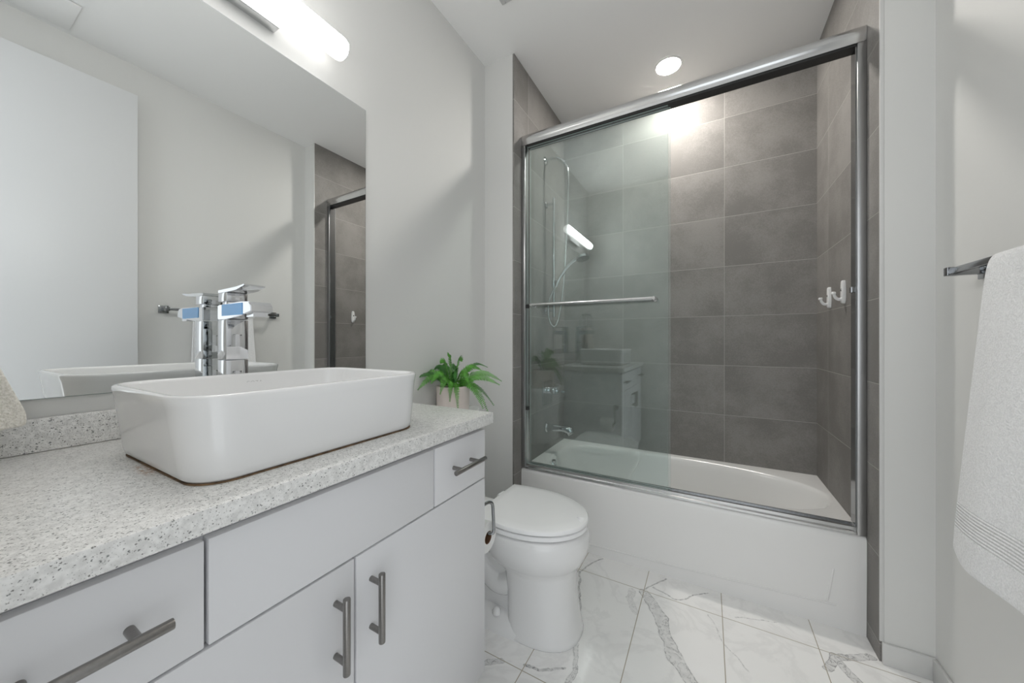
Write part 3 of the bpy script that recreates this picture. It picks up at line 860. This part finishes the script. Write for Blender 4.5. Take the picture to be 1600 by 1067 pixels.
# ------------------------------------------------------------------ shower enclosure
t = thing('shower_enclosure', 'polished metal sliding door frame on the tub rim', 'shower frame', (-0.2175, 1.863, 0.385))
# header: rounded tube
pr = []
HZ, HY = 2.331, 1.864
for k in range(25):
    a = math.radians(-28 + 236 * k / 24)
    pr.append((HY + 0.0355 * math.cos(a), HZ + 0.0365 * math.sin(a)))
pr += [(HY - 0.031, 2.296), (HY + 0.031, 2.296)]
MB().prism([(XL + 0.001, y, z) for y, z in pr], (XT - XL - 0.002, 0, 0)).build('header_rail', M['alu'], t)
box(XL + 0.03, XT - 0.03, HY - 0.024, HY + 0.026, 2.2885, 2.2955).build('header_channel', M['black'], t, smooth=False)
for x0, x1, sgn in ((XL + 0.0008, XL + 0.026, 1), (XT - 0.028, XT - 0.0008, -1)):
    mb = MB()
    mb.box(x0, x1, HY - 0.031, HY + 0.031, 0.3865, 2.2955, 0.002)
    j = mb.build('wall_jamb', M['jamb'], t)
    if sgn < 0:
        box(x0 - 0.004, x0 - 0.0003, HY - 0.024, HY + 0.024, 0.42, 2.285).build('dark_seal', M['darkchrome'], j)
    for bz in (1.341,) if sgn < 0 else (1.345, 0.74):
        xa = x0 - 0.016 if sgn < 0 else x1 + 0.0003
        box(xa, xa + 0.0155, HY - 0.020, HY - 0.003, bz - 0.011, bz + 0.011, 0.001).build('bumper', M['darkchrome'] if sgn < 0 else M['black'], j)
mb = MB()
pr = [(HY - 0.030, 0.3862), (HY - 0.030, 0.396), (HY - 0.020, 0.400), (HY - 0.020, 0.412), (HY - 0.017, 0.412), (HY - 0.017, 0.398), (HY - 0.006, 0.398), (HY - 0.006, 0.408), (HY + 0.002, 0.408),
      (HY + 0.002, 0.398), (HY + 0.022, 0.398), (HY + 0.022, 0.412), (HY + 0.028, 0.412), (HY + 0.028, 0.3862)]
mb.prism([(XL + 0.027, y, z) for y, z in pr], (XT - XL - 0.056, 0, 0))
mb.build('bottom_track', M['alu'], t)
box(-0.255, -0.180, HY - 0.0165, HY - 0.0065, 0.399, 0.4095, 0.001).build('door_guide', M['black'], t)

def glass_panel(label, x0, x1, y, bar):
    t = thing('shower_door_panel', label, 'glass door', ((x0 + x1) / 2, y, 0.4125), 'sliding glass shower door panels')
    gz0, gz1 = 0.4125, 2.288
    gm = MB().box(x0, x1, y - 0.003, y + 0.003, gz0, gz1)
    o = gm.build('glass', [M['glass'], M['glass_edge']], t, smooth=False)
    for p in o.data.polygons:
        if abs(p.normal.y) < 0.5:
            p.material_index = 1
    if bar:
        yb = y - 0.052
        b = MB().tube([(x0 + 0.050, yb, 1.346), (x1 - 0.058, yb, 1.346)], 0.0100, n=18).build('towel_rail', M['alu'], t)
        for xx in (x0 + 0.050, x1 - 0.058):
            mb = MB().lathe([(0.012, -0.0035), (0.012, -0.008), (0.008, -0.012), (0.007, -0.045), (0.0105, -0.0455), (0.0105, -0.058), (0.007, -0.062)], (xx, y, 1.346), 'Y', n=22)
            mb.build('rail_post', M['alu'], b)
        return t
    return t
glass_panel('front sliding glass shower panel carrying a chrome towel rail', -0.935, -0.170, HY - 0.0115, True)
glass_panel('rear sliding glass shower panel directly behind the one with towel rail', -0.928, -0.160, HY + 0.012, False)

# ------------------------------------------------------------------ shower fittings on the tiled wall
t = thing('shower_outlet', 'curved chrome shower arm high on the tiled wall inside the glass', 'shower outlet', (XL, 2.185, 2.365))
MB().lathe([(0.028, 0.0005), (0.028, 0.004), (0.018, 0.010), (0.012, 0.012)], (XL, 2.185, 2.365), 'X', n=30).build('flange', M['chrome'], t)
MB().tube([(XL + 0.010, 2.185, 2.365), (XL + 0.045, 2.185, 2.370), (XL + 0.085, 2.185, 2.362), (XL + 0.12, 2.185, 2.338)], 0.0095, n=16, smooth=6).build('pipe', M['chrome'], t)
MB().cyl((XL + 0.112, 2.185, 2.345), (XL + 0.142, 2.185, 2.317), 0.0125, n=18, bev=0.002).build('hose_connector', M['chrome'], t)
t = thing('slide_bar', 'vertical chrome slide bar for the hand shower on the tiled wall', 'shower rail', (XL, 2.192, 1.30))
MB().cyl((-0.908, 2.192, 1.30), (-0.908, 2.192, 2.105), 0.0095, n=20, bev=0.002).build('bar', M['chrome'], t)
for zz in (2.068, 1.345):
    MB().lathe([(0.024, 0.0005), (0.024, 0.005), (0.016, 0.010), (0.009, 0.012), (0.009, 0.053)], (XL, 2.192, zz), 'X', n=28).build('bracket', M['chrome'], t)
MB().cyl((-0.908, 2.192, 1.502), (-0.908, 2.192, 1.558), 0.0165, n=20, bev=0.002).cyl((-0.895, 2.185, 1.530), (-0.872, 2.175, 1.540), 0.013, n=18, bev=0.002).build('slider', M['chrome'], t)
t = thing('hand_shower', 'chrome hand shower held on the slide bar', 'hand shower', (-0.872, 2.172, 1.545))
hp = [(-0.882, 2.168, 1.500), (-0.862, 2.168, 1.545), (-0.81, 2.168, 1.615), (-0.765, 2.168, 1.655), (-0.735, 2.168, 1.668)]
MB().tube(hp, 0.011, n=16, smooth=6, rs=(0.0095, 0.0125)).build('handle', M['chrome'], t)
hd = Vector((0.25, -0.15, -0.96)).normalized()
a_, c_ = frame(hd)
hc = Vector((-0.700, 2.168, 1.676))
def hring(r, d_):
    return [hc + hd * d_ + a_ * (r * math.cos(2 * PI * k / 36)) + c_ * (r * math.sin(2 * PI * k / 36)) for k in range(36)]
MB().loft([hring(0.012, -0.022), hring(0.034, -0.014), hring(0.046, 0.0), hring(0.046, 0.010), hring(0.042, 0.013)]).build('spray_head', M['chrome'], t)
MB().loft([hring(0.0415, 0.0132), hring(0.0405, 0.0145)]).build('spray_face', M['darkchrome'], t)
hose = MB().tube([(-0.828, 2.185, 2.318), (-0.812, 2.185, 2.29), (-0.803, 2.185, 2.22), (-0.806, 2.186, 2.0), (-0.818, 2.184, 1.75), (-0.835, 2.182, 1.50), (-0.86, 2.18, 1.33), (-0.882, 2.178, 1.255), (-0.903, 2.176, 1.235), (-0.925, 2.172, 1.26),
                  (-0.938, 2.165, 1.33), (-0.925, 2.160, 1.42), (-0.897, 2.166, 1.478), (-0.884, 2.168, 1.497)], 0.0058, n=12, smooth=8).build('shower_hose', M['alu'], loc=(-0.903, 2.176, 1.235))
tag(hose, 'long silver shower hose looping down beside the slide bar', 'hose')
t = thing('shower_valve', 'square chrome shower valve with lever on the tiled wall above the tub spout', 'shower valve', (XL, 2.205, 0.785))
box(XL + 0.0005, XL + 0.010, 2.130, 2.290, 0.705, 0.865, 0.002).build('escutcheon', M['chrome'], t)
mb = MB().cyl((XL + 0.0105, 2.21, 0.800), (XL + 0.062, 2.21, 0.800), 0.026, n=28, bev=0.002)
mb.build('valve_hub', M['chrome'], t)
MB().box(XL + 0.0625, XL + 0.078, 2.186, 2.234, 0.776, 0.824, 0.003).box(XL + 0.078, XL + 0.135, 2.198, 2.222, 0.790, 0.806, 0.003).build('lever', M['chrome'], t)
t = thing('tub_spout', 'chrome tub spout low on the tiled wall above the bathtub', 'tub spout', (XL, 2.195, 0.55))
MB().lathe([(0.034, 0.0005), (0.034, 0.010), (0.030, 0.014)], (XL, 2.195, 0.550), 'X', n=32).build('flange', M['chrome'], t)
def sp_ring(x, zc_, hw, hh, tilt=0):
    return [Vector((x + tilt * math.sin(2 * PI * k / 24) * hh, 2.195 + hw * math.cos(2 * PI * k / 24), zc_ + hh * math.sin(2 * PI * k / 24))) for k in range(24)]
MB().loft([sp_ring(XL + 0.012, 0.550, 0.024, 0.026), sp_ring(XL + 0.06, 0.550, 0.024, 0.023), sp_ring(XL + 0.115, 0.553, 0.024, 0.020), sp_ring(XL + 0.150, 0.552, 0.024, 0.022, 0.3), sp_ring(XL + 0.172, 0.542, 0.023, 0.024, 0.8), sp_ring(XL + 0.178, 0.524, 0.021, 0.016, 1.4), sp_ring(XL + 0.172, 0.515, 0.018, 0.010, 1.5)]).build('spout_body', M['chrome'], t, angle=50)

# ------------------------------------------------------------------ adhesive hooks
def hook(label, y, z0):
    t = thing('adhesive_hook', label, 'hook', (XT, y, z0), 'white hooks on the tiled wall')
    H_ = 0.105
    pts = []
    def ring(x, ins):
        out = []
        for k in range(32):
            th = 2 * PI * k / 32
            c, s = math.cos(th), math.sin(th)
            zz = z0 + H_ / 2 + (H_ / 2 - ins) * math.copysign(abs(s) ** 0.8, s)
            w = 0.0165 - 0.005 * max(0, (zz - z0 - H_ * 0.3) / H_)
            out.append(Vector((x, y + (w - ins) * math.copysign(abs(c) ** 0.6, c), zz)))
        return out
    MB().loft([ring(XT - 0.0005, 0), ring(XT - 0.008, 0.0), ring(XT - 0.012, 0.002), ring(XT - 0.0135, 0.005)]).build('back_plate', M['plastic'], t)
    MB().tube([(XT - 0.011, y, z0 + 0.022), (XT - 0.018, y, z0 + 0.020), (XT - 0.027, y, z0 + 0.023), (XT - 0.034, y, z0 + 0.033), (XT - 0.038, y, z0 + 0.046)], 0.0065, n=14, smooth=5, rs=(0.0075, 0.0055)).lathe([(0.004, 0.0), (0.0085, 0.003), (0.0085, 0.010), (0.006, 0.013)], (XT - 0.039, y, z0 + 0.042), n=18).build('hook_arm', M['plastic'], t)
    MB().lathe([(0.006, 0.0), (0.0055, -0.001)], (XT - 0.0134, y, z0 + 0.062), 'X', n=20).build('badge', M['darkchrome'], t)
hook('white adhesive hook on the grey tile, the one nearer the back corner', 2.290, 1.302)
hook('white adhesive hook on the grey tile, the one nearer the metal door jamb', 2.082, 1.306)

# ------------------------------------------------------------------ towel bar and bath towel
BX, BZ = 0.600, 1.337
t = thing('towel_bar', 'square chrome towel bar on the right-hand wall', 'towel bar', (XR, 1.152, BZ))
for y in (0.836, 1.468):
    mb = MB().box(XR - 0.009, XR - 0.0005, y - 0.024, y + 0.024, BZ - 0.024, BZ + 0.024, 0.0015)
    mb.box(BX - 0.012, XR - 0.009, y - 0.010, y + 0.010, BZ - 0.012, BZ + 0.012, 0.002)
    mb.build('wall_post', M['darkchrome'], t)
box(BX - 0.008, BX + 0.008, 0.836, 1.468, BZ - 0.008, BZ + 0.008, 0.0015).build('bar', M['darkchrome'], t)

def drape(name, mat, loc, path, width_fn, thick, wob, nv=70, nu=26, rnd=0.0):
    """cloth over a bar: path = (x, z) polyline, width_fn(v) = (y0, y1)"""
    P = catmull([Vector((x, 0, z)) for x, z in path], 10)
    L = [0.0]
    for a, b in zip(P[:-1], P[1:]): L.append(L[-1] + (b - a).length)
    b = bmesh.new()
    grid = []
    for i in range(nv + 1):
        s = L[-1] * i / nv
        k = max(j for j in range(len(L)) if L[j] <= s + 1e-9)
        k = min(k, len(P) - 2)
        f = (s - L[k]) / max(1e-9, L[k + 1] - L[k])
        p = P[k].lerp(P[k + 1], f)
        y0, y1 = width_fn(i / nv, p)
        row = []
        for j in range(nu + 1):
            u = j / nu
            dx, dz = wob(i / nv, u, p)
            row.append(b.verts.new((p.x + dx, y0 + (y1 - y0) * u, p.z + dz)))
        grid.append(row)
    for i in range(nv):
        for j in range(nu):
            b.faces.new((grid[i][j], grid[i][j + 1], grid[i + 1][j + 1], grid[i + 1][j]))
    bmesh.ops.recalc_face_normals(b, faces=b.faces[:])
    bmesh.ops.solidify(b, geom=b.faces[:], thickness=thick)
    mb = MB(); mb.bm = b
    o = mb.build(name, mat, loc=loc)
    md = o.modifiers.new('soft', 'SUBSURF'); md.levels = 1; md.render_levels = 2
    return o
path = [(0.543, 0.590), (0.545, 0.70), (0.556, 0.90), (0.572, 1.15), (0.584, 1.318), (0.590, 1.346), (0.600, 1.356), (0.611, 1.348), (0.615, 1.318), (0.620, 1.10), (0.624, 0.85), (0.626, 0.70)]
def bt_width(v, p):
    k = (1.352 - p.z) / 0.76
    k = max(0, min(1.05, k))
    fl = 0.02 * min(1, k / 0.06)
    return 0.985 - 0.02 * k - fl, 1.290 + 0.022 * k + fl * 0.3
def bt_wob(v, u, p):
    k = max(0, min(1, (1.352 - p.z) / 0.80))
    amp = 0.006 * k
    dx = -abs(amp) * (1 + math.sin(u * 9.0 + 0.8 + v * 2)) if v < 0.5 else 0.004 * k * math.sin(u * 7)
    dz = 0.0
    if v < 0.08:
        dz = (0.012 * (1 - u) + 0.030 * max(0, (u - 0.8) / 0.2) ** 2) * (1 - v / 0.08)
    return dx, dz
bt = drape('bath_towel', M['towel'], (0.59, 1.15, 0.590), path, bt_width, 0.009, bt_wob)
tag(bt, 'white terry bath towel hanging over the bar on the right-hand wall', 'towel')

# ------------------------------------------------------------------ hand towel on a ring beside the mirror
t = thing('towel_ring', 'chrome towel ring left of the mirror, outside the picture edge', 'towel ring', (XM, 0.0, 1.42))
MB().box(XM + 0.0005, XM + 0.010, -0.022, 0.022, 1.398, 1.442, 0.002).box(XM + 0.010, XM + 0.055, -0.009, 0.009, 1.411, 1.429, 0.002).build('wall_post', M['chrome'], t)
ringp = [(XM + 0.048, 0.075 * math.sin(2 * PI * k / 40), 1.345 + 0.075 * math.cos(2 * PI * k / 40)) for k in range(41)]
MB().tube(ringp, 0.0045, n=12).build('ring', M['chrome'], t)
path = [(-1.096, 0.985), (-1.098, 1.08), (-1.103, 1.18), (-1.110, 1.262), (-1.114, 1.276), (-1.120, 1.281), (-1.127, 1.276), (-1.130, 1.262), (-1.135, 1.18), (-1.138, 1.10)]
def ht_width(v, p):
    k = max(0, min(1, (1.283 - p.z) / 0.275))
    return -0.045 - 0.045 * k, 0.043 + 0.079 * k ** 1.15
def ht_wob(v, u, p):
    k = max(0, min(1, (1.283 - p.z) / 0.275))
    dz = 0.0
    if v < 0.15:
        dz = -0.030 * (1 - u) * (1 - v / 0.15)
    return 0.004 * k * math.sin(u * 11 + 1), dz
ht = drape('hand_towel', M['beige'], (-1.115, 0.01, 1.0), path, ht_width, 0.009, ht_wob, nv=50, nu=20)
tag(ht, 'cream terry hand towel hanging in front of the mirror, cut by the photo edge', 'towel')
